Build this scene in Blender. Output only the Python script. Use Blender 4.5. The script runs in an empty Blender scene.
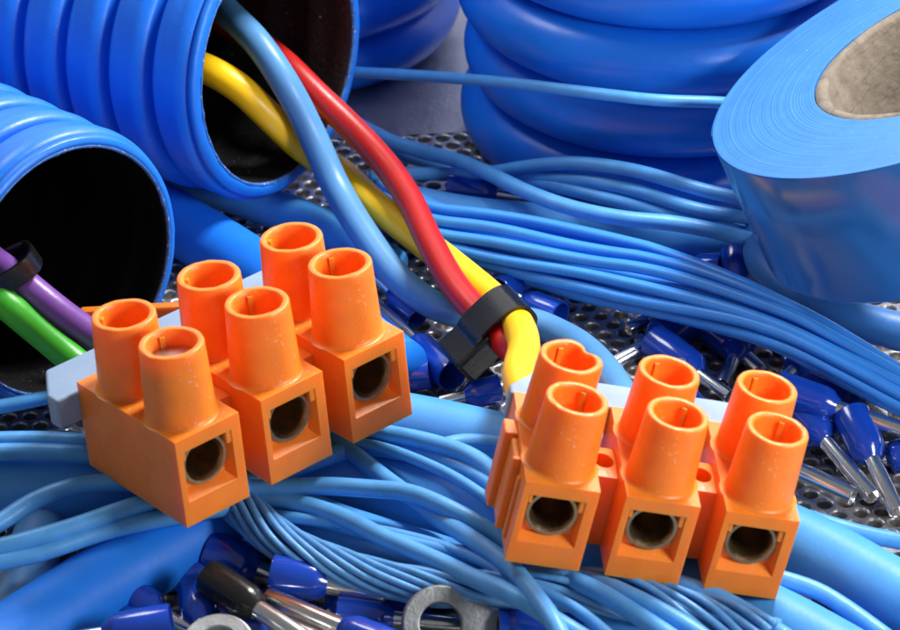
import bpy, bmesh, math, random
from mathutils import Vector, Matrix, noise
random.seed(7)
S = bpy.context.scene
COL = S.collection
R_ = math.radians

# ------------------------------------------------------------------ camera
PITCH, DIST, FPX = R_(32), 39.0, 3500.0
cp, sp = math.cos(PITCH), math.sin(PITCH)
CAM = Vector((0, -DIST*cp, DIST*sp))
cd = bpy.data.cameras.new('camera'); cam = bpy.data.objects.new('camera', cd); COL.objects.link(cam)
cam.location = CAM; cam.rotation_euler = (math.pi/2-PITCH, 0, 0)
cd.sensor_width = 36; cd.lens = 36*FPX/900; cd.clip_end = 500; cd.clip_start = .5
cd.dof.use_dof = True; cd.dof.focus_distance = 36.4; cd.dof.aperture_fstop = .8
S.camera = cam
# ------------------------------------------------------------------ light
w = bpy.data.worlds.new('World'); S.world = w; w.use_nodes = True
bg = w.node_tree.nodes['Background']; bg.inputs[0].default_value = (.93, .96, 1, 1); bg.inputs[1].default_value = .14
def area(name, loc, target, size, power, col=(1, 1, 1), sy=None):
    l = bpy.data.lights.new(name, 'AREA'); l.shape = 'RECTANGLE'; l.size = size; l.size_y = sy or size; l.energy = power; l.color = col
    o = bpy.data.objects.new(name, l); COL.objects.link(o); o.location = loc
    o.rotation_euler = (Vector(target)-Vector(loc)).to_track_quat('-Z', 'Y').to_euler()
area('softbox_top', (7, 4, 17), (0, -1, 0), 4.6, 4100, (1, .98, .95), 4.6)
area('softbox_front', (14, -13, 10), (0, -2, .5), 5, 1750, (1, .985, .96), 5)
area('softbox_left', (-9, 5, 17), (0, 0, 0), 5, 700, (.96, .98, 1), 6)
S.view_settings.view_transform = 'Standard'; S.view_settings.look = 'None'
S.view_settings.exposure = .55; S.view_settings.gamma = 1
S.render.engine = 'CYCLES'
S.cycles.max_bounces = 8

# ------------------------------------------------------------------ helpers
def ray(px, py):
    x, y = (px-450)/FPX, (py-315)/FPX
    return Vector((x, cp - y*sp, -sp - y*cp))
def P(px, py, z=0.0):
    d = ray(px, py); return CAM + d*((z-CAM.z)/d.z)
def on_plane(px, py, c, n, s):
    d = ray(px, py); return CAM + d*((s + n.dot(c-CAM))/n.dot(d))

def tag(o, label=None, cat=None, group=None, kind=None):
    if label: o['label'] = label
    if cat: o['category'] = cat
    if group: o['group'] = group
    if kind: o['kind'] = kind
    return o
def mesh_obj(name, verts, faces, mat, parent=None, smooth=True, autosmooth=None):
    me = bpy.data.meshes.new(name); me.from_pydata([tuple(v) for v in verts], [], faces); me.update()
    if smooth:
        for p in me.polygons: p.use_smooth = True
    o = bpy.data.objects.new(name, me); COL.objects.link(o)
    if mat: me.materials.append(mat)
    if parent: o.parent = parent
    if autosmooth: me.set_sharp_from_angle(angle=R_(autosmooth))
    return o
def empty(name, mtx=None):
    o = bpy.data.objects.new(name, None); COL.objects.link(o); o.empty_display_size = .2
    if mtx is not None: o.matrix_world = mtx
    return o
def catmull(pts, step=.08):
    pts = [Vector(p) for p in pts]
    if len(pts) == 2: pts = [pts[0], (pts[0]+pts[1])/2, pts[1]]
    ext = [2*pts[0]-pts[1]] + pts + [2*pts[-1]-pts[-2]]
    out = []
    for i in range(1, len(ext)-2):
        p0, p1, p2, p3 = ext[i-1:i+3]
        n = max(2, int((p2-p1).length/step))
        t0 = 0; t1 = max((p1-p0).length, 1e-4)**.5; t2 = t1+max((p2-p1).length, 1e-4)**.5; t3 = t2+max((p3-p2).length, 1e-4)**.5
        for k in range(n):
            t = t1+(t2-t1)*k/n
            A1 = p0*((t1-t)/(t1-t0))+p1*((t-t0)/(t1-t0)); A2 = p1*((t2-t)/(t2-t1))+p2*((t-t1)/(t2-t1)); A3 = p2*((t3-t)/(t3-t2))+p3*((t-t2)/(t3-t2))
            B1 = A1*((t2-t)/(t2-t0))+A2*((t-t0)/(t2-t0)); B2 = A2*((t3-t)/(t3-t1))+A3*((t-t1)/(t3-t1))
            out.append(B1*((t2-t)/(t2-t1))+B2*((t-t1)/(t2-t1)))
    out.append(pts[-1])
    for _ in range(2):
        out = [out[0]]+[(out[i-1]+out[i]*2+out[i+1])/4 for i in range(1, len(out)-1)]+[out[-1]]
    return out
def frames(path):
    fr = []; n = None
    for i, p in enumerate(path):
        t = (path[min(i+1, len(path)-1)]-path[max(i-1, 0)]).normalized()
        if n is None: n = t.orthogonal().normalized() if abs(t.z) > .95 else (Vector((0, 0, 1))-t*t.z).normalized()
        n = (n-t*n.dot(t)).normalized()
        fr.append((p, t, n, t.cross(n)))
    return fr
def sweep(path, r, sides=14, closed=False, wob=0.0):
    fr = frames(path); V = []; F = []
    for i, (p, t, n, b) in enumerate(fr):
        rr = r(i/(len(fr)-1)) if callable(r) else r
        if wob: rr *= 1+wob*noise.noise(p*1.7)
        for k in range(sides):
            a = 2*math.pi*k/sides; V.append(p+(n*math.cos(a)+b*math.sin(a))*rr)
    N = len(fr)
    for i in range(N-1):
        for k in range(sides):
            k2 = (k+1) % sides; F.append((i*sides+k, i*sides+k2, (i+1)*sides+k2, (i+1)*sides+k))
    F.append(tuple(range(sides-1, -1, -1))); F.append(tuple((N-1)*sides+k for k in range(sides)))
    return V, F
def lathe(profile, sides, axis_m=None):
    # profile: (r, z) list, revolved round z
    V = []; F = []
    for r, z in profile:
        for k in range(sides):
            a = 2*math.pi*k/sides; V.append(Vector((r*math.cos(a), r*math.sin(a), z)))
    for i in range(len(profile)-1):
        for k in range(sides):
            k2 = (k+1) % sides; F.append((i*sides+k, i*sides+k2, (i+1)*sides+k2, (i+1)*sides+k))
    if axis_m: V = [axis_m @ v for v in V]
    return V, F
def z_to(d):
    return d.to_track_quat('Z', 'Y').to_matrix().to_4x4()
def box(x0, x1, y0, y1, z0, z1):
    V = [Vector((x, y, z)) for z in (z0, z1) for y in (y0, y1) for x in (x0, x1)]
    F = [(0, 2, 3, 1), (4, 5, 7, 6), (0, 1, 5, 4), (2, 6, 7, 3), (0, 4, 6, 2), (1, 3, 7, 5)]
    return V, F
def join(*parts):
    V = []; F = []
    for v, f in parts:
        o = len(V); V += v; F += [tuple(i+o for i in q) for q in f]
    return V, F
def bevel(o, wd=.02, seg=2, ang=35):
    m = o.modifiers.new('bevel', 'BEVEL'); m.width = wd; m.segments = seg; m.limit_method = 'ANGLE'; m.angle_limit = R_(ang)
    m.harden_normals = False
    return o

# ------------------------------------------------------------------ materials
def material(name, col, rough=.4, metal=0, bump=0.0, bscale=20, var=.06, vscale=3, speck=0.0, coat=0, sss=0, sssr=(.3, .1, .03), spec=.5, dust=.0, rvar=.12, dth=.70):
    m = bpy.data.materials.new(name); m.use_nodes = True; nt = m.node_tree; N = nt.nodes; L = nt.links
    b = N['Principled BSDF']; tc = N.new('ShaderNodeTexCoord')
    b.inputs['Metallic'].default_value = metal; b.inputs['Specular IOR Level'].default_value = spec
    b.inputs['Coat Weight'].default_value = coat; b.inputs['Coat Roughness'].default_value = .12
    if sss:
        b.inputs['Subsurface Weight'].default_value = sss; b.inputs['Subsurface Radius'].default_value = sssr; b.inputs['Subsurface Scale'].default_value = .35
    n1 = N.new('ShaderNodeTexNoise'); n1.inputs['Scale'].default_value = vscale; n1.inputs['Detail'].default_value = 5
    L.new(tc.outputs['Object'], n1.inputs['Vector'])
    mr = N.new('ShaderNodeMapRange'); mr.inputs[1].default_value = .3; mr.inputs[2].default_value = .7
    mr.inputs[3].default_value = 1-var; mr.inputs[4].default_value = 1+var; L.new(n1.outputs['Fac'], mr.inputs[0])
    hs = N.new('ShaderNodeHueSaturation'); hs.inputs['Color'].default_value = (*col, 1); L.new(mr.outputs[0], hs.inputs['Value'])
    out = hs.outputs['Color']
    if dust:
        n3 = N.new('ShaderNodeTexNoise'); n3.inputs['Scale'].default_value = 26; n3.inputs['Detail'].default_value = 3
        L.new(tc.outputs['Object'], n3.inputs['Vector'])
        r3 = N.new('ShaderNodeMapRange'); r3.inputs[1].default_value = dth; r3.inputs[2].default_value = dth+.05; r3.inputs[3].default_value = 0; r3.inputs[4].default_value = dust
        L.new(n3.outputs['Fac'], r3.inputs[0])
        mx = N.new('ShaderNodeMix'); mx.data_type = 'RGBA'; L.new(r3.outputs[0], mx.inputs['Factor'])
        L.new(out, mx.inputs[6]); mx.inputs[7].default_value = (.62, .6, .58, 1); out = mx.outputs[2]
    L.new(out, b.inputs['Base Color'])
    n2 = N.new('ShaderNodeTexNoise'); n2.inputs['Scale'].default_value = bscale; n2.inputs['Detail'].default_value = 6
    L.new(tc.outputs['Object'], n2.inputs['Vector'])
    rr = N.new('ShaderNodeMapRange'); rr.inputs[3].default_value = max(.02, rough-rvar); rr.inputs[4].default_value = min(1, rough+rvar)
    L.new(n2.outputs['Fac'], rr.inputs[0]); L.new(rr.outputs[0], b.inputs['Roughness'])
    if bump:
        bp = N.new('ShaderNodeBump'); bp.inputs['Strength'].default_value = bump; bp.inputs['Distance'].default_value = .03
        L.new(n2.outputs['Fac'], bp.inputs['Height']); L.new(bp.outputs[0], b.inputs['Normal'])
    return m
ORANGE = material('orange_plastic', (.93, .238, .02), .40, bump=.13, bscale=26, var=.07, vscale=4, sss=.5, sssr=(.6, .16, .03), dust=.5, dth=.67)
GREY_STRIP = material('grey_blue_plastic', (.25, .35, .52), .5, bump=.08, bscale=40)
CONDUIT = material('conduit_blue', (.008, .165, .72), .40, bump=.12, bscale=9, var=.06, vscale=2, dust=.22, dth=.695)
COIL = material('coil_blue', (.007, .175, .78), .33, bump=.05, bscale=6, var=.05)
BLACK_IN = material('black_liner', (.007, .007, .008), .38, bump=.3, bscale=18, dust=.35, dth=.70)
CUT = material('cut_plastic', (.03, .13, .42), .6, bump=.3, bscale=30, var=.3, vscale=12, dust=.6, dth=.62)
CABLE = material('cable_blue', (.065, .33, .78), .44, bump=.08, bscale=18, var=.06, dust=.15, dth=.68)
CABLE_D = material('cable_deep_blue', (.010, .19, .80), .5, spec=.3, bump=.06, bscale=14, var=.06)
WIRE = material('wire_blue', (.085, .36, .80), .42, bump=.08, bscale=24, var=.10, vscale=5, dust=.18, dth=.68)
WIRE_B = material('wire_bright_blue', (.035, .27, .82), .40, bump=.05, bscale=30, var=.06)
STRAND = material('strand_blue', (.11, .34, .70), .36, bump=.10, bscale=40, var=.16, vscale=9)
PALE = material('wire_pale_blue', (.09, .27, .56), .38, bump=.05, bscale=30)
YELLOW = material('wire_yellow', (.95, .57, .008), .36, bump=.06, bscale=26)
RED = material('wire_red', (.44, .012, .009), .38, bump=.06, bscale=26)
GREEN = material('wire_green', (.05, .46, .025), .36, bump=.06, bscale=26)
PURPLE = material('wire_purple', (.23, .085, .42), .36, bump=.06, bscale=26)
TIE = material('black_nylon', (.008, .008, .009), .24, bump=.05, bscale=30, spec=.6)
SLEEVE = material('ferrule_blue', (.006, .05, .42), .16, bump=.04, bscale=22, rvar=.06, coat=.5, var=.08)
SLEEVE_B = material('ferrule_black', (.010, .010, .011), .26, bump=.06, bscale=30)
TIN = material('tinned_metal', (.78, .78, .77), .22, metal=1, bump=.015, bscale=30, var=.05, vscale=5, rvar=.06)
LUG = material('dull_tin', (.34, .355, .37), .46, metal=1, bump=.16, bscale=30, var=.14, vscale=9)
BRASSY = material('contact_metal', (.44, .31, .17), .38, metal=1, bump=.15, bscale=30, var=.15, vscale=8)
PLATE = material('plate_metal', (.50, .47, .42), .45, metal=1, bump=.2, bscale=30)
SCREW = material('screw_metal', (.62, .60, .58), .36, metal=1, bump=.2, bscale=30)
STEEL = material('steel_sheet', (.42, .42, .425), .38, metal=.85, bump=.22, bscale=14, var=.14, vscale=2.5)
UNDER = material('under_sheet', (.62, .53, .42), .6, bump=.2, bscale=20)
WALL = material('backdrop_grey', (.85, .85, .86), .8)

# tape: fine rings on the wound face, glossy outside
def tape_material():
    m = material('tape_blue', (.042, .185, .56), .48, bump=0, dust=.3, dth=.685); nt = m.node_tree; N = nt.nodes; L = nt.links; b = N['Principled BSDF']
    tc = N.new('ShaderNodeTexCoord'); sep = N.new('ShaderNodeSeparateXYZ'); L.new(tc.outputs['Object'], sep.inputs[0])
    ln = N.new('ShaderNodeVectorMath'); ln.operation = 'LENGTH'; cb = N.new('ShaderNodeCombineXYZ')
    L.new(sep.outputs[0], cb.inputs[0]); L.new(sep.outputs[1], cb.inputs[1]); L.new(cb.outputs[0], ln.inputs[0])
    nz = N.new('ShaderNodeTexNoise'); nz.noise_dimensions = '1D'; nz.inputs['Scale'].default_value = 38; nz.inputs['Detail'].default_value = 4
    L.new(ln.outputs['Value'], nz.inputs['W'])
    bp = N.new('ShaderNodeBump'); bp.inputs['Strength'].default_value = .35; bp.inputs['Distance'].default_value = .03
    L.new(nz.outputs['Fac'], bp.inputs['Height']); L.new(bp.outputs[0], b.inputs['Normal'])
    return m
def cardboard():
    m = material('cardboard', (.18, .148, .115), .9, bump=.8, bscale=7, var=.20, vscale=5, dust=.25); nt = m.node_tree; N = nt.nodes; L = nt.links; b = N['Principled BSDF']
    tc = N.new('ShaderNodeTexCoord'); mp = N.new('ShaderNodeMapping'); mp.inputs['Scale'].default_value = (.55, .55, 2.2); L.new(tc.outputs['Object'], mp.inputs[0])
    nz = N.new('ShaderNodeTexNoise'); nz.inputs['Scale'].default_value = 1.1; nz.inputs['Detail'].default_value = 4; L.new(mp.outputs[0], nz.inputs['Vector'])
    sb = N.new('ShaderNodeMath'); sb.operation = 'SUBTRACT'; sb.inputs[1].default_value = .5; L.new(nz.outputs['Fac'], sb.inputs[0])
    ab = N.new('ShaderNodeMath'); ab.operation = 'ABSOLUTE'; L.new(sb.outputs[0], ab.inputs[0])
    r = N.new('ShaderNodeMapRange'); r.inputs[1].default_value = 0; r.inputs[2].default_value = .016; r.inputs[3].default_value = .72; r.inputs[4].default_value = 1; L.new(ab.outputs[0], r.inputs[0])
    src = b.inputs['Base Color'].links[0].from_socket; mx = N.new('ShaderNodeMix'); mx.data_type = 'RGBA'; mx.blend_type = 'MULTIPLY'; mx.inputs['Factor'].default_value = 1
    L.new(src, mx.inputs[6]); L.new(r.outputs[0], mx.inputs[7]); L.new(mx.outputs[2], b.inputs['Base Color'])
    return m
TAPE = tape_material()
TAPE_SIDE = material('tape_outer', (.018, .15, .50), .20, bump=.02, bscale=3, var=.05)
CARD = cardboard()
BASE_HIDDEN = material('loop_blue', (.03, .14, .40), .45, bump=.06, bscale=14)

# ------------------------------------------------------------------ the setting
def perforated_sheet():
    a0 = R_(6); pit = .222; e1 = Vector((math.cos(a0), math.sin(a0), 0))*pit; e2 = Vector((math.cos(a0+math.pi/3), math.sin(a0+math.pi/3), 0))*pit
    V = []; F = []; hr = .074; n = 12; yb = P(440, 133).y
    nrm = Vector((-math.sin(a0), math.cos(a0), 0)); edge = nrm.dot(P(440, 134))
    for j in range(-60, 70):
        for i in range(-90, 90):
            c = e1*i + e2*j
            if abs(c.x) > 8.2 or c.y < -10 or nrm.dot(c) > edge: continue
            o = len(V)
            for k in range(n):      # hexagon corners and edge middles, outer ring
                ang = a0+math.pi/6+2*math.pi*k/n
                rr = pit/math.sqrt(3) if k % 2 == 0 else pit/2
                V.append(c+Vector((math.cos(ang), math.sin(ang), 0))*rr)
            for rr, z in ((hr*1.34, 0), (hr*1.15, -.008), (hr*1.03, -.026), (hr, -.05), (hr, -.13)):
                for k in range(n):
                    ang = a0+math.pi/6+2*math.pi*k/n
                    V.append(c+Vector((math.cos(ang)*rr, math.sin(ang)*rr, z)))
            for q in range(5):
                for k in range(n):
                    k2 = (k+1) % n; F.append((o+q*n+k, o+q*n+k2, o+(q+1)*n+k2, o+(q+1)*n+k))
    o = mesh_obj('metal_sheet', V, F, STEEL, smooth=False)
    return tag(o, 'perforated steel sheet with rows of small round holes', 'sheet', kind='structure'), edge, nrm
_, edge, nrm = perforated_sheet()
a0 = R_(6); ux = Vector((math.cos(a0), math.sin(a0), 0))
e = nrm*(edge+.02)
V = [e-ux*12+Vector((0, 0, -.002)), e+ux*12+Vector((0, 0, -.002)), e+ux*12+nrm*9+Vector((0, 0, -.002)), e-ux*12+nrm*9+Vector((0, 0, -.002))]
tag(mesh_obj('sheet_margin', V, [(0, 1, 2, 3)], STEEL), 'plain unperforated edge of the steel sheet', 'sheet', kind='structure')
V, F = box(-40, 40, -40, 40, -.6, -.14)
tag(mesh_obj('table', V, F, UNDER, smooth=False), 'brownish table under the perforated sheet', 'table', kind='structure')
V, F = box(-40, 40, 9.7, 10.2, -.14, 25)
tag(mesh_obj('backdrop', V, F, WALL, smooth=False), 'plain light grey backdrop', 'backdrop', kind='structure')

# ------------------------------------------------------------------ hose coils at the back
def coil(cx, cy, rad, tube, turns, label, name='hose_coil', z0=None, drift=0):
    V = []; F = []; path = []; n = 96
    root = None
    for i in range(int(turns*n)+1):
        t = i/n; a = 2*math.pi*t + R_(60); f = t-math.floor(t); f = max(0, min(1, (f-.75)/.25)); lift = math.floor(t)+f*f*(3-2*f)
        rr = rad + .06*math.sin(t*2.1+cx)
        path.append(Vector((cx+drift*t+rr*math.cos(a), cy+rr*math.sin(a), tube+lift*tube*2.0)))
    V, F = sweep(path, tube, 26)
    return tag(mesh_obj(name, V, F, COIL), label, 'hose coil', 'thick hose coils at the back')
q = P(655, 234); tb = .4125
COIL_R = (q.x, q.y+3.0)
coil(2.57, q.y+2.45, 2.04, tb, 6.3, 'coil of thick glossy blue hose standing behind the tape roll')
q = Vector((-2.2, 7.1, 0))
coil(q.x, q.y, 2.02, .37, 6.3, 'coil of thick blue hose behind the upper corrugated conduit')

# ------------------------------------------------------------------ corrugated conduits
def conduit(c, n, r, rim, length, pitch, label):
    n = n.normalized(); m = Matrix.Translation(c) @ z_to(n)
    root = empty('corrugated_conduit', m); tag(root, label, 'conduit', 'corrugated conduits')
    Ro = r+rim; prof = [(r+.012, -.035), (r+.02, -.004), (r+.05, 0.0), (r+rim*.55, -.015), (Ro-.035, -.06)]
    z = -.05
    k = 0
    while z > -length:
        for f, d in ((0, .20), (.012, .145), (.035, .085), (.075, .04), (.13, .014), (.21, -.004), (.30, -.012), (.36, -.004), (.46, .0), (.58, .004), (.70, .018), (.80, .045), (.865, .085), (.90, .135), (.915, .20), (.96, .203)):
            d *= rim/.21
            prof.append((Ro-d, z-f*pitch))
        z -= pitch; k += 1
    V, F = lathe(prof, 96)
    for i, v in enumerate(V):
        s = 1+.006*noise.noise(v*.9); v.x *= s; v.y *= s
        if v.z > -.05: v.z += .010*noise.noise(v*7)
    mesh_obj('shell', V, F, CONDUIT, root)
    pr = [(r+.012, -.035), (r, -.005), (r-.012, -.05)]
    z = -.1
    while z > -length:
        for f, d in ((0, .012), (.3, .0), (.6, .0), (.75, .03), (.9, .03)): pr.append((r-.012-d, z-f*pitch))
        z -= pitch
    pr.append((.01, z))
    V, F = lathe(pr, 96)
    for v in V:
        if v.z > -.06: v.z += .012*noise.noise(v*9); s = 1-.006*abs(noise.noise(v*14)); v.x *= s; v.y *= s
    mesh_obj('liner', V, F, BLACK_IN, root)
    V = []; F = []; N = 220
    for i in range(N):
        a = 2*math.pi*i/N; g = noise.noise(Vector((math.cos(a)*2.2, math.sin(a)*2.2, n.x*9))); h = max(0, g+.05)
        j = noise.noise(Vector((math.cos(a)*14, math.sin(a)*14, n.y*5)))
        for rr, zz in ((r+.022, -.008), (r+.012+.006*j, .006+.02*h*abs(j)), (r-.008-.07*h*abs(j), -.006+.02*j*h), (r-.012, -.03)):
            V.append(Vector((rr*math.cos(a), rr*math.sin(a), zz)))
    for i in range(N):
        for j in range(3): i2 = (i+1) % N; F.append((i*4+j, i2*4+j, i2*4+j+1, i*4+j+1))
    mesh_obj('cut_edge', V, F, CUT, root)
    return root
def rescale(c, k): return CAM+(c-CAM)*k
kA = .965
cA, nA, rA = rescale(Vector((-1.968, 2.976, 1.643)), kA), Vector((.828, -.554, .085)).normalized(), 1.483*kA
conduit(cA, nA, rA, .21, 5.5, .615, 'upper blue corrugated conduit with blue, yellow and red wires coming out')
kB = .985
cB, nB, rB = rescale(Vector((-4.001, -1.603, 1.533)), kB), Vector((.701, -.710, .073)).normalized(), 1.373*kB
conduit(cB, nB, rB, .16, 4.5, .57, 'lower blue corrugated conduit with green and purple wires inside')

# ------------------------------------------------------------------ tape roll
def tape_roll():
    k = .93
    c = rescale(Vector((5.739, 2.076, 2.4)), k); n = Vector((-.416, .136, .899)).normalized(); ro, rc, h = 3.017*k, 1.762*k, 1.52
    m = Matrix.Translation(c) @ z_to(n); root = empty('tape_roll', m)
    tag(root, 'tilted roll of blue insulating tape on a cardboard core', 'tape')
    pr = [(rc, -h), (ro-.03, -h), (ro, -h+.03), (ro, -h*.5), (ro, -.02), (ro-.012, 0)]
    V, F = lathe(pr, 128); mesh_obj('outer_layer', V, F, TAPE_SIDE, root, autosmooth=40)
    pr = [(ro-.012, .0)]+[(ro-.012-(ro-.012-rc)*i/60, .006*noise.noise(Vector((i*.37, 0, 0)))-.012*(i/60)) for i in range(1, 61)]+[(rc, -h)]
    V, F = lathe(pr, 128); mesh_obj('wound_tape', V, F, TAPE, root, autosmooth=50)
    pr = [(rc-.003, -h+.01), (rc-.003, -.03), (rc-.02, -.015), (rc-.11, -.02), (rc-.14, -.06), (rc-.15, -h+.02)]
    V, F = lathe(pr, 96)
    for v in V:
        s = 1+.012*noise.noise(Vector((v.x*2.2, v.y*2.2, v.z*5))); v.x *= s; v.y *= s
    mesh_obj('core', V, F, CARD, root)
    # loose end of the tape on the outside
    V = []; F = []; inv = m.inverted()
    a1 = math.atan2((inv @ P(733, 176, 2.0)).y, (inv @ P(733, 176, 2.0)).x)
    for i in range(25):
        a = a1 - R_(1.6)*i; rr = ro+.012
        for zz in (-.03, -h+.05):
            V.append(Vector((rr*math.cos(a), rr*math.sin(a), zz)))
    for i in range(24): F.append((2*i, 2*i+1, 2*i+3, 2*i+2))
    o = mesh_obj('tape_end', V, F, TAPE_SIDE, root)
    md = o.modifiers.new('thick', 'SOLIDIFY'); md.thickness = .02; md.offset = 0
tape_roll()

# ------------------------------------------------------------------ wires and cables
def wire(pts, r, mat, label, name='thin_wire', cat='wire', group=None, sides=14, z=None):
    p3 = [P(*p) if len(p) == 3 else P(p[0], p[1], z) for p in pts] if not isinstance(pts[0], Vector) else pts
    V, F = sweep(catmull(p3), r, sides, wob=.02)
    return tag(mesh_obj(name, V, F, mat), label, cat, group)
BIG = 'thick blue cables on the steel sheet'
wire([(-170, 760, .4), (-40, 672, .4), (20, 636, .39), (90, 592, .38), (160, 553, .38), (235, 512, .38), (300, 476, .38)], .385, CABLE_D, 'thick deep blue cable rising from the lower left corner under the left terminal block', 'thick_cable', 'cable', BIG, 28)
wire([(70, 452, .27), (52, 500, .27), (32, 560, .27), (20, 620, .27), (14, 660, .27)], .27, PALE, 'pale blue cable running down at the left edge beneath thin wires', 'thick_cable', 'cable', BIG, 24)
wire([(-30, 492, .50), (60, 490, .50), (150, 476, .55), (250, 440, .55), (330, 418, .42), (400, 426, .37), (500, 447, .37), (600, 474, .37), (700, 503, .37), (800, 545, .37), (900, 600, .37), (1000, 660, .37), (1140, 760, .37)], .36, CABLE, 'thick blue cable passing behind both terminal blocks and out at the right edge', 'thick_cable', 'cable', BIG, 28)
wire([(262, 468, .40), (330, 478, .38), (430, 500, .37), (520, 528, .37), (640, 566, .37), (740, 607, .37), (840, 660, .37), (960, 740, .37)], .36, CABLE, 'thick blue cable lying under the right terminal block', 'thick_cable', 'cable', BIG, 28)
wire([(285, 515, .40), (340, 536, .36), (430, 564, .36), (540, 604, .32), (660, 650, .32), (740, 690, .32)], .31, CABLE, 'thick blue cable between the twisted bundle and the terminal blocks', 'thick_cable', 'cable', BIG, 28)
wire([(380, 200, .25), (470, 218, .25), (560, 227, .25), (650, 237, .25), (750, 241, .25), (840, 240, .25)], .25, CABLE, 'blue cable at the back running behind the wire bundle to the tape roll', 'thick_cable', 'cable', BIG, 24)
wire([(120, 192, .36), (180, 225, .36), (240, 262, .36), (300, 300, .36), (350, 335, .36), (400, 372, .36)], .36, CABLE_D, 'thick dark blue cable between the conduits and the left terminal block', 'thick_cable', 'cable', BIG, 24)
wire([(180, 176, .3), (250, 200, .3), (320, 226, .28), (356, 244, .24), (392, 268, .22)], .23, CABLE, 'blue cable in the shade below the upper conduit', 'thick_cable', 'cable', BIG, 24)
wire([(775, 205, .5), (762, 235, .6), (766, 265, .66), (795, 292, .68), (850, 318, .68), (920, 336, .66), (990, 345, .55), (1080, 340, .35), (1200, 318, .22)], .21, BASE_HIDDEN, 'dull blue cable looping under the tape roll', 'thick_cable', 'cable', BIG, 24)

tw = .092
W = 'thin blue wires around the terminal blocks'
wire([(-25, 411, .95), (20, 403, .98), (52, 396, 1.0), (100, 384, 1.05)], .075, WIRE, 'thin blue wire meeting the grey strip at the left edge', group=W)
wire([(-25, 441, 1.05), (40, 440, 1.05), (90, 443, 1.05), (160, 450, .95), (240, 456, .85)], tw, WIRE, 'upper of two parallel thin wires left of the left terminal block', group=W)
wire([(-25, 453, 1.0), (40, 452, 1.0), (90, 455, 1.0), (160, 465, .9), (240, 478, .8)], tw, WIRE, 'lower of two parallel thin wires left of the left terminal block', group=W)
wire([(-25, 536, .8), (0, 523, .85), (24, 506, .9), (55, 492, .98), (87, 484, 1.0), (123, 483, 1.0), (180, 486, .95), (250, 488, .9)], tw, WIRE, 'thin wire arching from the left edge over the pale cable', group=W)
wire([(-25, 552, .85), (0, 547, .88), (32, 539, .92), (79, 525, .95), (119, 511, .98), (150, 502, .98), (220, 488, .9), (290, 470, .85), (350, 450, .80), (375, 448, .80), (407, 453, .80), (430, 451, .80), (456, 443, .8), (496, 444, .8), (540, 450, .8)], tw, WIRE, 'thin wire curving up between the two terminal blocks into the thick cable', group=W)
wire([(-25, 568, .75), (0, 562, .78), (40, 553, .8), (99, 533, .83), (139, 523, .85), (175, 516, .85), (240, 505, .80)], tw, WIRE, 'lowest thin wire at the left, running just above the deep blue cable', group=W)
wire([(340, 424, .95), (378, 432, .95), (407, 437, .97), (429, 442, .98), (451, 448, .98), (473, 457, .98), (489, 468, .96), (510, 490, .93)], tw, WIRE, 'thin wire from the left block corner to the ridged side of the right block', group=W)
wire([(400, 450, .80), (424, 455, .82), (447, 463, .84), (473, 474, .86), (491, 485, .88), (520, 505, .88)], tw, WIRE, 'short thin wire dipping under the ridged side of the right block', group=W)
wire([(325, 436, .82), (345, 447, .82), (360, 459, .82), (384, 478, .82), (409, 496, .82), (440, 519, .85), (473, 540, .93), (507, 564, 1.03), (533, 593, 1.14), (555, 624, 1.16), (568, 652, 1.05)], tw, WIRE, 'thin wire crossing diagonally and bending down past the right block corner', group=W)
wire([(230, 489, .85), (280, 488, .9), (324, 486, .95), (373, 489, .98), (407, 492, 1.0), (430, 500, 1.0), (451, 510, .98), (478, 524, .92), (505, 542, .85), (528, 561, .82), (551, 572, .86), (596, 590, 1.0), (640, 617, 1.0), (690, 650, .95)], tw, WIRE, 'thin wire bowing from the left block under the front of the right block', group=W)
wire([(245, 496, .75), (276, 499, .80), (313, 507, .82), (347, 519, .84), (380, 536, .84), (410, 549, .84), (440, 562, .84), (473, 578, .92), (518, 598, 1.06), (551, 618, 1.02), (590, 642, .95)], tw, WIRE, 'thin wire running above the twisted bundle to the bottom edge', group=W)
wire([(270, 508, .66), (298, 515, .68), (335, 523, .72), (369, 533, .74), (410, 544, .75), (450, 552, .75), (487, 557, .74), (530, 566, .7)], .085, WIRE, 'thin wire tucked beneath the others left of the right block', group=W)
wire([(545, 566, .82), (573, 575, .82), (607, 586, 1.0), (640, 600, 1.05), (680, 622, 1.0), (720, 648, .95)], .085, WIRE, 'thin wire leaving the front of the first right pole toward the bottom edge', group=W)
wire([(620, 562, .80), (650, 572, .80), (683, 585, .80), (715, 596, .80), (747, 613, .80), (790, 640, .80)], tw, WIRE, 'thin wire passing between the second and third poles of the right block', group=W)
wire([(760, 502, .6), (801, 516, .6), (828, 524, .55), (863, 534, .5), (899, 541, .45), (950, 550, .4)], .088, WIRE, 'thin wire above the thick cable at the right edge', group=W)
wire([(750, 570, .6), (785, 580, .6), (816, 590, .55), (840, 604, .5), (863, 620, .45), (890, 640, .4)], .088, WIRE, 'thin wire below the thick cable at the lower right', group=W)
wire([(330, 440, .85), (380, 447, .9), (440, 470, .92), (470, 487, .92), (505, 512, .9)], .06, WIRE, 'finest thin wire between the blocks, ending under the ridged side', group=W)
wire([(280, 516, .74), (340, 524, .76), (400, 535, .78), (460, 552, .80), (520, 580, .98), (580, 612, .98), (620, 645, .95)], .06, WIRE, 'slender wire just above the twisted bundle', group=W)
U = 'thin blue wires at the back'
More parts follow.
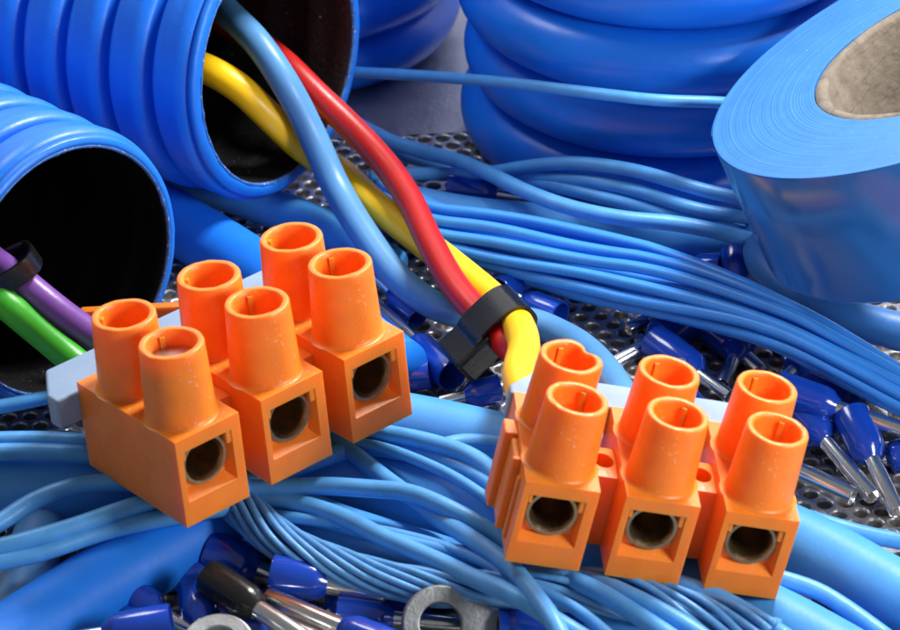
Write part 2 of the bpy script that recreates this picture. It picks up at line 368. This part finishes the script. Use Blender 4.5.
wire([(325, 70, .6), (353, 72, .7), (424, 76, 1.2), (509, 83, 1.75), (593, 93, 2.05), (656, 100, 2.1), (711, 102, 2.05), (728, 103, 2.0)], .068, WIRE, 'lone thin wire stretched high in front of the hose coils', group=U)
wire([(345, 118, .5), (370, 131, .5), (392, 142, .5), (425, 152, .52), (459, 161, .62), (492, 175, .75), (525, 191, .85), (559, 204, .90), (593, 213, .90), (627, 219, .88), (671, 223, .85), (715, 231, .8), (760, 242, .7), (800, 250, .6)], .09, WIRE, 'thin wire at the back slanting over the small ferrule', group=U)
wire([(370, 178, .35), (410, 174, .35), (454, 174, .35), (494, 172, .50), (525, 167, .72), (570, 163, 1.0), (615, 167, 1.12), (649, 174, 1.12), (682, 184, 1.08), (715, 193, 1.0), (760, 203, .9), (800, 212, .8)], .08, WIRE, 'uppermost thin wire arching toward the tape roll', group=U)
wire([(480, 170, .36), (523, 178, .52), (560, 187, .68), (593, 195, .76), (627, 204, .78), (660, 213, .76), (693, 220, .72), (740, 232, .62), (800, 246, .5)], .08, WIRE, 'thin wire between the arching one and the slanting one at the back', group=U)
wire([(500, 172, .42), (541, 177, .66), (593, 182, .88), (638, 191, .92), (671, 202, .90), (704, 211, .85), (760, 220, .75), (800, 228, .65)], .08, WIRE, 'thin wire just below the uppermost arching wire at the back', group=U)
wire([(375, 145, .25), (403, 156, .25), (437, 165, .25), (480, 180, .25)], .07, WIRE, 'short thin wire shaded below the slanting wire at the back', group=U)

# loose bundle running to the right edge
def bundle(center, half, n, r, mat, turns, label, name, group, flat=.55, sides=10, ph0=0, inner=0, jit=.1):
    path = catmull([P(*p) for p in center]); fr = frames(path); N = len(path)
    for s in range(n):
        pts = []; ph = 2*math.pi*s/max(1, n-inner)+ph0; rad = 1.0
        if s >= n-inner: ph = 2*math.pi*s/inner; rad = .38
        sd = random.random()*50
        for i, (p, t, nn, b) in enumerate(fr):
            u = i/(N-1); h = half(u)
            a = ph+2*math.pi*turns*u
            jx = jit*h*noise.noise(Vector((u*6, sd, 0))); jy = jit*h*noise.noise(Vector((u*6, 0, sd)))
            pts.append(p+b*(rad*h*math.cos(a)+jx)+nn*(rad*h*flat*math.sin(a)+jy))
        V, F = sweep(pts, r, sides)
        tag(mesh_obj(name, V, F, mat), label, 'wire', group)
def lerp_tab(tab):
    def f(u):
        for (a, x), (b, y) in zip(tab, tab[1:]):
            if u <= b: return x+(y-x)*(u-a)/(b-a)
        return tab[-1][1]
    return f
bundle([(380, 196, .5), (430, 226, .5), (480, 238, .5), (560, 260, .55), (640, 279, .66), (700, 296, .78), (760, 317, .84), (800, 334, .84), (850, 362, .80), (900, 390, .75), (960, 424, .66), (1060, 486, .5), (1180, 570, .4)],
       lerp_tab([(0, .24), (.2, .36), (.33, .40), (.5, .28), (.7, .22), (1, .26)]), 15, .066, WIRE_B, .32,
       'bright blue wire in the loose bundle running to the right edge', 'bundle_wire', 'wires of the loose bundle', flat=.75, ph0=.4, inner=4, jit=.2)
bundle([(205, 470, .75), (240, 506, .75), (280, 540, .70), (330, 564, .64), (375, 578, .62), (420, 585, .64), (470, 589, .70), (520, 590, .78), (580, 590, .80), (640, 600, .78), (700, 618, .74), (770, 645, .7)],
       lerp_tab([(0, .17), (.2, .17), (.4, .15), (.55, .16), (.7, .19), (1, .22)]), 15, .037, STRAND, -1.7,
       'fine blue strand of the twisted bundle below the terminal blocks', 'twisted_strand', 'strands of the twisted bundle', flat=1.0, inner=3, jit=.16)

# coloured wires
def cw(inside, pts, c, n, r, mat, label):
    p3 = [on_plane(px, py, c, n, s) for px, py, s in inside]+[P(*p) for p in pts]
    V, F = sweep(catmull(p3), r, 20, wob=.02)
    return tag(mesh_obj('thick_wire', V, F, mat), label, 'wire', 'coloured wires from the conduits')
cw([(205, -12, -1.7), (228, 13, -1.0), (257, 42, -.4), (285, 83, .0), (310, 130, .25)], [(335, 185, .95), (365, 235, .70), (400, 280, .48), (440, 308, .32), (485, 318, .24), (530, 322, .22), (562, 335, .3), (592, 356, .7), (620, 392, 1.3), (640, 430, 1.5)], cA, nA, .165, PALE,
   'pale blue wire bending from the upper conduit down beside the left block')
cw([(165, 55, -1.6), (205, 68, -.9), (238, 87, -.5), (270, 117, -.2), (302, 147, .0)], [(340, 172, .80), (370, 200, .75), (410, 232, .72), (450, 263, .72), (490, 296, .78), (514, 318, .9), (524, 345, 1.15), (519, 378, 1.45), (530, 410, 1.5)], cA, nA, .172, YELLOW,
   'yellow wire from the upper conduit into the back of the right block')
cw([(220, 20, -1.8), (258, 42, -1.1), (288, 66, -.4), (314, 92, .0)], [(348, 124, 1.4), (382, 160, 1.17), (408, 197, 1.04), (430, 242, .95), (455, 286, .88), (488, 324, .82), (508, 346, .8), (528, 366, .9), (548, 392, 1.25), (562, 420, 1.5)], cA, nA, .155, RED,
   'red wire from the upper conduit crossing over the yellow one')
cw([(-60, 245, -1.5), (-25, 275, -.5), (0, 299, .05), (32, 326, .3)], [(73, 360, 1.30), (105, 386, 1.12), (130, 405, 1.05)], cB, nB, .158, GREEN,
   'green wire from the lower conduit into the grey strip')
cw([(-50, 225, -1.3), (-10, 258, -.4), (19, 279, .0), (48, 303, .3)], [(73, 322, 1.60), (95, 337, 1.42), (120, 354, 1.25), (150, 375, 1.15)], cB, nB, .155, PURPLE,
   'purple wire from the lower conduit behind the first orange tower')

# ------------------------------------------------------------------ cable ties
def cable_tie(center, axis, updir, ra, rb, wd, label, head=True, head_dir=1, hs=(.24, .17, .27)):
    axis = axis.normalized(); u = (updir-axis*axis.dot(updir)).normalized(); v = axis.cross(u)
    m = Matrix((( u.x, v.x, axis.x, center.x), (u.y, v.y, axis.y, center.y), (u.z, v.z, axis.z, center.z), (0, 0, 0, 1)))
    root = empty('cable_tie', m); tag(root, label, 'cable tie', 'black cable ties')
    V = []; F = []; n = 64; th = .034
    prof = [(-wd/2, 0), (-wd/2, th), (wd/2, th), (wd/2, 0)]; sg = lambda c: math.copysign(abs(c)**.72, c)
    for i in range(n):
        a = 2*math.pi*i/n
        for z, d in prof:
            V.append(Vector(((ra+d)*sg(math.cos(a)), (rb+d)*sg(math.sin(a)), z)))
    k = len(prof)
    for i in range(n):
        for j in range(k):
            i2 = (i+1) % n; j2 = (j+1) % k; F.append((i*k+j, i2*k+j, i2*k+j2, i*k+j2))
    mesh_obj('strap', V, F, TIE, root, autosmooth=40)
    if head:
        x0 = head_dir*ra
        V, F = box(x0-hs[0], x0+hs[0], -hs[1]+.02, hs[1]+.02, -hs[2], hs[2])
        bevel(mesh_obj('head', V, F, TIE, root, smooth=False), .05, 3)
        V, F = box(x0+head_dir*.1-.1, x0+head_dir*.1+.1, -hs[1]-.28, -hs[1]+.03, -.10, .10)
        bevel(mesh_obj('tail', V, F, TIE, root, smooth=False), .02, 2)
    return root
A_ = P(470, 280, .85); B_ = P(520, 335, .85)
lo, hi = P(478, 356, .62), P(514, 296, 1.05)
cable_tie((lo+hi)/2, B_-A_, hi-lo, (hi-lo).length/2-.02, .21, .46, 'black cable tie holding the red and yellow wires together', head_dir=-1)
c2 = on_plane(4, 272, cB, nB, -.1)
cable_tie(c2, P(40, 330, 1.3)-on_plane(-10, 262, cB, nB, -.3), Vector((.4, .1, 1)), .36, .24, .22, 'black cable tie around the green and purple wires inside the lower conduit', head=False)

# ------------------------------------------------------------------ terminal blocks
PW, PD, PH = .738, .8075, .944
TY, TH, RT, RB = .40, .764, .310, .340
def housing_mesh():
    w2 = PW/2; x0, x1, z0, z1 = -.305, .265, .255, .80; dp = .12
    V, F = [], []
    outer = [(-w2, -PD, 0), (w2, -PD, 0), (w2, -PD, PH), (-w2, -PD, PH)]
    pocket = [(x0, -PD, z0), (x1, -PD, z0), (x1, -PD, z1), (x0, -PD, z1)]
    inner = [(x0+.035, -PD+dp, z0+.07), (x1-.05, -PD+dp, z0+.07), (x1-.05, -PD+dp, z1-.01), (x0+.035, -PD+dp, z1-.01)]
    back = [(-w2, PD, 0), (w2, PD, 0), (w2, PD, PH), (-w2, PD, PH)]
    V = [Vector(p) for p in outer+pocket+inner+back]
    for i in range(4):
        j = (i+1) % 4
        F.append((i, j, 4+j, 4+i)); F.append((4+i, 4+j, 8+j, 8+i)); F.append((j, i, 12+i, 12+j))
    F.append((15, 14, 13, 12))
    n = 40; o = len(V); cx, cz, yb = -.025, .575, -PD+dp       # round hole in the pocket's back wall
    rect = [V[8], V[9], V[10], V[11]]
    for k in range(n):
        a = 2*math.pi*(k+.5)/n; V.append(Vector((cx+.2585*math.cos(a), yb, cz+.2585*math.sin(a))))
    for k in range(n): v = V[o+k].copy(); v.y = yb+.5; V.append(v)
    for k in range(n): k2 = (k+1) % n; F.append((o+k, o+k2, o+n+k2, o+n+k))
    q = n//4                                                    # corner i sits at angle -135, -45, 45, 135
    cidx = [10, 11, 8, 9]                                       # corner at the end of each quarter
    for i in range(4):
        for k in range(q): F.append((cidx[i], o+(i*q+k+1) % n, o+i*q+k) if False else (o+i*q+k, o+(i*q+k+1) % n, cidx[i]))
        F.append((o+((i+1)*q) % n, cidx[(i+1) % 4], cidx[i]))
    return V, F
def tower_mesh(dent=0.0, dang=0.0, seed=0, rib=0):
    wall = .068; pr = []
    for k in range(5):                                  # small fillet at the foot
        t = k/4; pr.append((RB+.05*(1-math.sin(t*math.pi/2)), -.004+.05*(1-math.cos(t*math.pi/2))))
    for k in range(1, 9): pr.append((RB+(RT-RB)*k/8, .05+(TH-.07)*k/8))
    pr += [(RT-.006, TH-.006), (RT-.018, TH), (RT-wall+.014, TH), (RT-wall, TH-.012), (RT-wall-.004, TH-.06), (RT-wall-.012, TH-.3), (RT-wall-.015, -.02)]
    V, F = lathe(pr, 64)
    for v in V:
        a = math.atan2(v.y, v.x); h = max(0, v.z)/TH
        s = 1+.006*noise.noise(Vector((v.x*3+seed, v.y*3, v.z*2)))
        if dent:
            d = (a-dang+math.pi) % (2*math.pi)-math.pi; s -= dent*math.exp(-(d/.30)**2)*h**3; s += dent*.2*math.exp(-((abs(d)-.85)/.35)**2)*h**2
        v.x *= s; v.y *= s
        if v.z > TH-.03: v.z +=   .006*noise.noise(Vector((v.x*11, v.y*11, seed)))
    # rib on the inside wall
    br, bf = box(-.024, .024, RT-wall-.035, RT-wall+.02, .05, TH-.05)
    rz = Matrix.Rotation(R_(rib+random.uniform(-6, 6)), 4, 'Z'); br = [rz @ v for v in br]
    return join((V, F), (br, bf))
def screw_mesh(r=.235):
    V, F = lathe([(.001, .02), (r*.85, .02), (r, 0), (r, -.2)], 32)
    b1 = box(-r*.9, -.0, .03, r*.6, .018, .05); b2 = box(-r*.9, 0, -r*.6, -.03, .018, .05)
    return V, F
def contact_mesh():
    pr = [(.19, .84)]+[(.204-.010*(q % 2), .82-.03*q) for q in range(26)]+[(.205, .03), (.220, .0), (.252, .0), (.258, .02), (.258, .55)]
    V, F = lathe(pr, 40, Matrix.Rotation(-math.pi/2, 4, 'X'))   # z axis -> +y
    n = 40
    V.append(Vector((0, .85, 0))); k = len(V)-1
    for i in range(n): F.append((k, i, (i+1) % n))
    return V, F
def web_mesh():
    # bridge between two poles with a round mounting hole from the top
    hx, hy, zt = .15, .26, .80; n = 24; V = []; F = []
    def sq(a):
        c, s = math.cos(a), math.sin(a)
        return Vector((max(-hx, min(hx, c*hy*1.5)), max(-hy, min(hy, s*hy*1.25)), 0))
    for z, rr in ((0, None), (zt, None), (zt+.02, 1.35), (zt+.02, 1.0), (zt-.45, 1.0)):
        for k in range(n):
            a = 2*math.pi*k/n
            v = sq(a) if rr is None else Vector((.105*rr*math.cos(a), .13*rr*math.sin(a), 0)); v.z = z; V.append(v)
    for i in range(4):
        for k in range(n): k2 = (k+1) % n; F.append((i*n+k, i*n+k2, (i+1)*n+k2, (i+1)*n+k))
    F.append(tuple(4*n+k for k in range(n)))
    return V, F
hm = housing_mesh(); cm = contact_mesh(); wm = web_mesh()
def terminal_block(o, R, scale, label, strip_z, depth=.46, stub=False, dent=False, low_screw=True, strip_x0=-.42, seed=0, rib=0):
    m = Matrix.Translation(Vector(o)) @ Matrix((R[0]+[0], R[1]+[0], R[2]+[0], [0, 0, 0, 1])).to_4x4() @ Matrix.Scale(scale, 4)
    root = empty('terminal_block', m); tag(root, label, 'terminal block', 'orange terminal blocks')
    for k in range(3):
        h = mesh_obj('pole_housing', hm[0], hm[1], ORANGE, root, smooth=True); h.location = (k, 0, 0); bevel(h, .022, 3)
        h.data.set_sharp_from_angle(angle=R_(30))
        for y in (-TY, TY-.03):
            d = .30 if (dent and k == 0 and y > 0) else 0
            V, F = tower_mesh(d, R_(38), seed+k*3+y, (-28 if y < 0 else 22)+rib)
            t = mesh_obj('screw_tower', V, F, ORANGE, h, autosmooth=50); t.location = (0, y, PH)
            V, F = screw_mesh(); s = mesh_obj('screw', V, F, SCREW, h, autosmooth=40)
            s.location = (0, y, PH+(.58 if (low_screw and k == 0 and y < 0) else .12)); s.rotation_euler = (0, 0, random.uniform(0, 3))
        c = mesh_obj('contact_tube', cm[0], cm[1], BRASSY, h, autosmooth=40); c.location = (-.025, -PD+.075, .575)
        n = 14; pv = []; pf = []                                   # metal plate above the contact hole
        for q in range(n+1):
            a = R_(-8+196*q/n); pv.append(Vector((.262*math.cos(a), 0, .262*math.sin(a))))
        for q in range(n+1):
            a = R_(-8+196*q/n); kx = min(.262/max(abs(math.cos(a)), 1e-3), .208/max(abs(math.sin(a)), 1e-3)) if math.sin(a) > 0 else .262/abs(math.cos(a))
            pv.append(Vector((kx*math.cos(a)*.985, 0, kx*math.sin(a)*.985)))
        for q in range(n): pf.append((q, q+1, n+2+q, n+1+q))
        pl = mesh_obj('contact_plate', pv, pf, PLATE, h, smooth=False); pl.location = (-.017, -PD+.114, .575)
        md = pl.modifiers.new('thick', 'SOLIDIFY'); md.thickness = .006; md.offset = 1
        for bx in (box(-.302, -.262, -PD+.012, -PD+.112, .70, .803), box(.205, .262, -PD+.012+.004*k, -PD+.112, .66, .803)):
            bevel(mesh_obj('pocket_stop', *bx, ORANGE, h, smooth=False), .008, 1)
    for k in range(2):
        b = mesh_obj('bridge', wm[0], wm[1], ORANGE, root, autosmooth=40); b.location = (k+.5, -.03, 0)
    # grey strip along the wire side, with a bevelled end
    x0, x1, ya, yb = strip_x0, 2.42, PD+.003, PD+depth
    out = [(x0, ya), (x0, ya+.16), (x0+.26, yb), (.38, yb), (.46, yb-.10), (.54, yb), (1.40, yb), (1.48, yb-.08), (1.56, yb), (x1-.1, yb), (x1, yb-.1), (x1, ya)]
    n = len(out); V = [Vector((x, y, z)) for z in (strip_z-.33, strip_z) for x, y in out]
    F = [tuple(range(n)), tuple(range(2*n-1, n-1, -1))]+[((i+1) % n, i, n+i, n+(i+1) % n) for i in range(n)]
    bevel(mesh_obj('grey_strip', V, F, GREY_STRIP, root, smooth=False), .03, 3, 20)
    if stub:      # ridges of the cut bridge on the outer side of the first pole
        parts = [box(-.455, -.36, -.36, -.30, .06, .90), box(-.43, -.36, -.30, .10, .02, .86), box(-.50, -.36, .10, .36, .0, .90), box(-.40, -.36, -.55, -.47, .08, .80)]
        bevel(mesh_obj('cut_bridge', *join(*parts), ORANGE, root, smooth=False), .02, 2)
    return root
terminal_block([-2.752, -4.8687, 1.13], [[0.76631, -0.63679, -0.08522], [0.64099, 0.76679, 0.0342], [0.04357, -0.08084, 0.99577]], 1.02,
               'three pole orange terminal block on the left, with a silver screw in its nearest tower', .84, depth=.58, low_screw=True, strip_x0=-.62, seed=1, rib=16)
terminal_block([0.8211, -5.6104, 1.192], [[0.97657, -0.05501, 0.20805], [0.05072, 0.99838, 0.0259], [-0.20913, -0.01474, 0.97778]], .965,
               'three pole orange terminal block on the right, with a dented tower and ridged side', .93, stub=True, dent=True, low_screw=False, strip_x0=-.40, seed=20)
# orange strip peeking out behind the left block
pa, pb = P(80, 312, 1.25), P(190, 306, 1.25); d = (pb-pa).normalized(); ang = math.atan2(d.y, d.x)
V, F = box(0, (pb-pa).length, 0, .12, -.3, 0)
o = bevel(mesh_obj('plastic_strip', V, F, ORANGE, smooth=False), .03, 2); o.location = pa; o.rotation_euler = (0, 0, ang)
tag(o, 'flat orange plastic strip half hidden behind the left terminal block', 'plastic strip')

# ------------------------------------------------------------------ ferrules and lugs
FG = 'insulated ferrules scattered on the sheet'
def ferrule(a, b, label, r=.19, frac=.46, mat=None, tube=.085, flare=1.0, ridges=False):
    a, b = P(*a), P(*b); d = b-a; Ln = d.length; d.normalize()
    root = empty('ferrule', Matrix.Translation(a) @ z_to(d)); tag(root, label, 'ferrule', FG)
    s = Ln*frac; c = min(.16, s*.35)
    pr = [(tube*1.05, s*.6), (r*.8, s*.35), (r*.86, .0), (r*.98*flare, 0), (r*1.0*flare, .02), (r, s*.35), (r*.97, s-c), (r*.86, s-c*.55), (tube*1.35, s-.03), (tube*1.15, s), (tube*.9, s)]
    V, F = lathe(pr, 32)
    if ridges:
        for i, v in enumerate(V):
            if v.z < s-c: k = 1-.06*(1 if (i % 32) % 5 == 0 else 0); v.x *= k; v.y *= k
    mesh_obj('sleeve', V, F, mat or SLEEVE, root, autosmooth=55)
    pr = [(tube*.86, s), (tube*.86, Ln-.01), (tube*.95, Ln), (tube, Ln-.012), (tube, s-.05)]
    V, F = lathe(pr, 24)
    mesh_obj('metal_tube', V, F, TIN, root, autosmooth=50)
fe = [
 # right cluster
 ((851, 415, .50), (897, 512, .12), 'blue ferrule pointing down beside the right edge, its open tube toward the viewer', .20, .47, .088),
 ((782, 388, .45), (873, 497, .15), 'blue ferrule right of the right block with its tube beside the bare one', .20, .50, .09),
 ((778, 388, .62), (915, 434, .50), 'glossy blue ferrule lying flat with its tube running off the right edge', .19, .44, .085),
 ((735, 442, .40), (853, 497, .22), 'ferrule of which only the bright tube shows beside the right block', .19, .42, .105),
 ((690, 320, .21), (613, 364, .10), 'dark blue ferrule under the loose bundle pointing to the lower left', .21, .52, .085),
 ((655, 341, .24), (730, 397, .16), 'blue ferrule behind the middle towers of the right block', .20, .60, .075),
 ((640, 395, .22), (745, 412, .12), 'blue ferrule mostly hidden behind the grey strip of the right block', .19, .60, .075),
 ((708, 322, .20), (760, 370, .10), 'dark ferrule under the loose bundle left of the upright tube', .20, .62, .085),
 ((778, 318, .20), (796, 390, .10), 'ferrule with a thin upright tube below the loose bundle', .19, .42, .08),
 ((802, 346, .20), (850, 392, .10), 'dark blue ferrule in the shade below the loose bundle', .19, .60, .08),
 ((736, 252, .40), (742, 300, .12), 'stubby dark blue ferrule standing left of the tape roll', .19, .80, .08),
 ((722, 268, .25), (672, 266, .15), 'dark ferrule peeking out above the loose bundle', .17, .60, .08),
 ((452, 376, .22), (366, 296, .16), 'blue ferrule under the cable tie head with a shiny tube', .18, .42, .085),
 ((418, 318, .12), (375, 276, .30), 'blue ferrule open end beside the pale blue wire', .16, .62, .07),
 ((430, 374, .20), (385, 380, .12), 'blue ferrule beside the right edge of the left block', .16, .65, .07),
 ((500, 388, .20), (440, 402, .12), 'blue ferrule beside the grey strip of the right block', .16, .60, .07),
 ((500, 292, .22), (560, 268, .16), 'dark blue ferrule behind the cable tie', .18, .70, .08),
 ((560, 316, .18), (500, 290, .18), 'dark blue ferrule lying right of the cable tie', .17, .60, .08),
 ((446, 188, .24), (530, 199, .12), 'blue ferrule with a white shining tip at the back', .17, .60, .08),
 # bottom cluster
 ((209, 577, .62), (305, 640, .50), 'black ferrule with a silver tube', .185, .52, .095),
 ((272, 574, .55), (385, 595, .45), 'blue ferrule with its wide end beside the twisted bundle', .20, .50, .10),
 ((337, 614, .30), (466, 626, .22), 'blue ferrule whose tube passes through the big ring lug', .18, .44, .085),
 ((408, 655, .55), (268, 597, .50), 'ferrule with a long bright tube pointing to the upper left', .18, .46, .095),
 ((380, 668, .40), (262, 612, .38), 'silver tube running parallel below the brightest one', .18, .40, .09),
 ((206, 552, .35), (285, 580, .15), 'big dark blue ferrule under the left block in shade', .24, .66, .10),
 ((160, 574, .22), (240, 574, .22), 'dark ferrule lying level in the shade behind the black one', .18, .66, .085),
 ((196, 590, .35), (205, 645, .30), 'dark blue ferrule standing on end left of the black one', .19, .62, .085),
 ((118, 590, .30), (200, 634, .22), 'dark blue ferrule beside the deep blue cable', .19, .52, .075),
 ((172, 624, .60), (60, 642, .45), 'bright blue ferrule end at the bottom edge beside the deep blue cable', .20, .62, .085),
 ((225, 618, .30), (300, 650, .20), 'blue ferrule under the black one at the bottom edge', .19, .60, .085),
 ((425, 602, .25), (360, 588, .18), 'dark blue ferrule under the twisted bundle behind the ring lug', .19, .55, .085),
 ((300, 558, .20), (370, 572, .15), 'dark ferrule in the shade beneath the twisted bundle', .19, .60, .085),
 ((700, 268, .12), (640, 258, .10), 'dark ferrule lying on the sheet in front of the back cable', .15, .6, .07),
 ((690, 372, .20), (640, 340, .10), 'blue ferrule lying crosswise under the one behind the middle towers', .18, .55, .08),
 ((745, 330, .20), (722, 385, .10), 'dark ferrule pointing toward the gap between the second and third back towers', .18, .55, .08),
 ((812, 352, .20), (772, 392, .10), 'dark ferrule pointing back toward the last right tower under the loose bundle', .17, .5, .08),
 ((845, 372, .20), (900, 410, .12), 'dark ferrule in the shade between the loose bundle and the flat glossy one', .17, .5, .08),
 ((668, 308, .20), (628, 330, .10), 'dark ferrule tucked close below the loose bundle at mid length', .17, .55, .075),
 ((860, 380, .20), (830, 400, .12), 'short blue ferrule wedged under the flat glossy one', .18, .6, .08),
 ((905, 455, .20), (868, 462, .10), 'blue ferrule entering at the right edge beside the downward one', .18, .5, .08),
 ((880, 372, .20), (915, 398, .15), 'dark ferrule in the right corner under the loose bundle', .18, .55, .08),
 ((355, 600, .20), (310, 622, .12), 'dark blue ferrule deep in the pile at the bottom edge', .19, .6, .085),
 ((250, 612, .20), (215, 600, .12), 'dark blue ferrule below the black one, deep in the pile', .19, .6, .085),
 ((140, 628, .20), (110, 612, .12), 'dark blue ferrule half under the deep blue cable', .19, .6, .085),
 ((520, 628, .20), (600, 634, .12), 'dark blue ferrule at the bottom edge right of the big ring lug', .19, .6, .085),
 ((818, 628, .30), (760, 608, .15), 'blue ferrule at the bottom edge below the right thick cable', .17, .6, .08),
]
for a, b, lab, r, fr_, tb_ in fe:
    ferrule(a, b, lab, r, fr_, SLEEVE_B if 'black ferrule with' in lab else SLEEVE, tb_, ridges='black ferrule with' in lab)

def ring_lug(c, tail, label, ro=.42, ri=.245, up=None, sleeve_len=.8):
    c, tail = P(*c), P(*tail); d = (tail-c); Ln = d.length; d.normalize()
    up = Vector(up or (0, -.25, 1)); n = (up-d*up.dot(d)).normalized(); y = n.cross(d)
    m = Matrix(((d.x, y.x, n.x, c.x), (d.y, y.y, n.y, c.y), (d.z, y.z, n.z, c.z), (0, 0, 0, 1)))
    root = empty('ring_lug', m); tag(root, label, 'cable lug', 'metal ring lugs')
    th = .05; N = 48; V = []; F = []; x1 = Ln
    def outer(a):
        v = Vector((ro*math.cos(a), ro*math.sin(a), 0))
        if abs(a) < R_(38): v.x = x1*.75 if abs(a) < R_(26) else ro+.1; v.y = math.copysign(min(abs(v.y), .24), a) if abs(a) > 1e-6 else 0
        return v
    for z in (-th, th):
        for k in range(N):
            a = 2*math.pi*k/N; a = a-2*math.pi if a > math.pi else a; v = outer(a); v.z = z; V.append(v)
        for k in range(N):
            a = 2*math.pi*k/N; V.append(Vector((ri*math.cos(a), ri*math.sin(a), z)))
    for k in range(N):
        k2 = (k+1) % N
        F += [(k, N+k, N+k2, k2), (2*N+k, 2*N+k2, 3*N+k2, 3*N+k), (k, k2, 2*N+k2, 2*N+k), (N+k, 3*N+k, 3*N+k2, N+k2)]
    bevel(mesh_obj('ring', V, F, LUG, root, smooth=False), .02, 2, 50)
    mx = Matrix.Translation((x1*.72, 0, .05)) @ Matrix.Rotation(math.pi/2, 4, 'Y')
    V, F = lathe([(.10, 0), (.17, 0), (.17, .1), (.22, .14), (.23, sleeve_len), (.19, sleeve_len), (.16, .3)], 32, mx)
    mesh_obj('sleeve', V, F, SLEEVE, root, autosmooth=45)
ring_lug((440, 624, .52), (518, 628, .42), 'big dull ring lug at the bottom edge with a ferrule tube through its hole', .37, .20, up=(0, -.75, .65))
ring_lug((218, 645, .62), (170, 680, .5), 'ring lug of which only the top curve shows at the bottom edge', .34, .18)
ring_lug((905, 418, .25), (850, 392, .35), 'metal lug behind the flat ferrule at the right edge', .34, .17, sleeve_len=.6)
ring_lug((788, 606, .12), (840, 640, .1), 'small lug below the right thick cable', .24, .13, sleeve_len=.5)
ring_lug((905, 570, .12), (960, 560, .1), 'lug corner at the right edge above the thick cable', .34, .18, sleeve_len=.5)
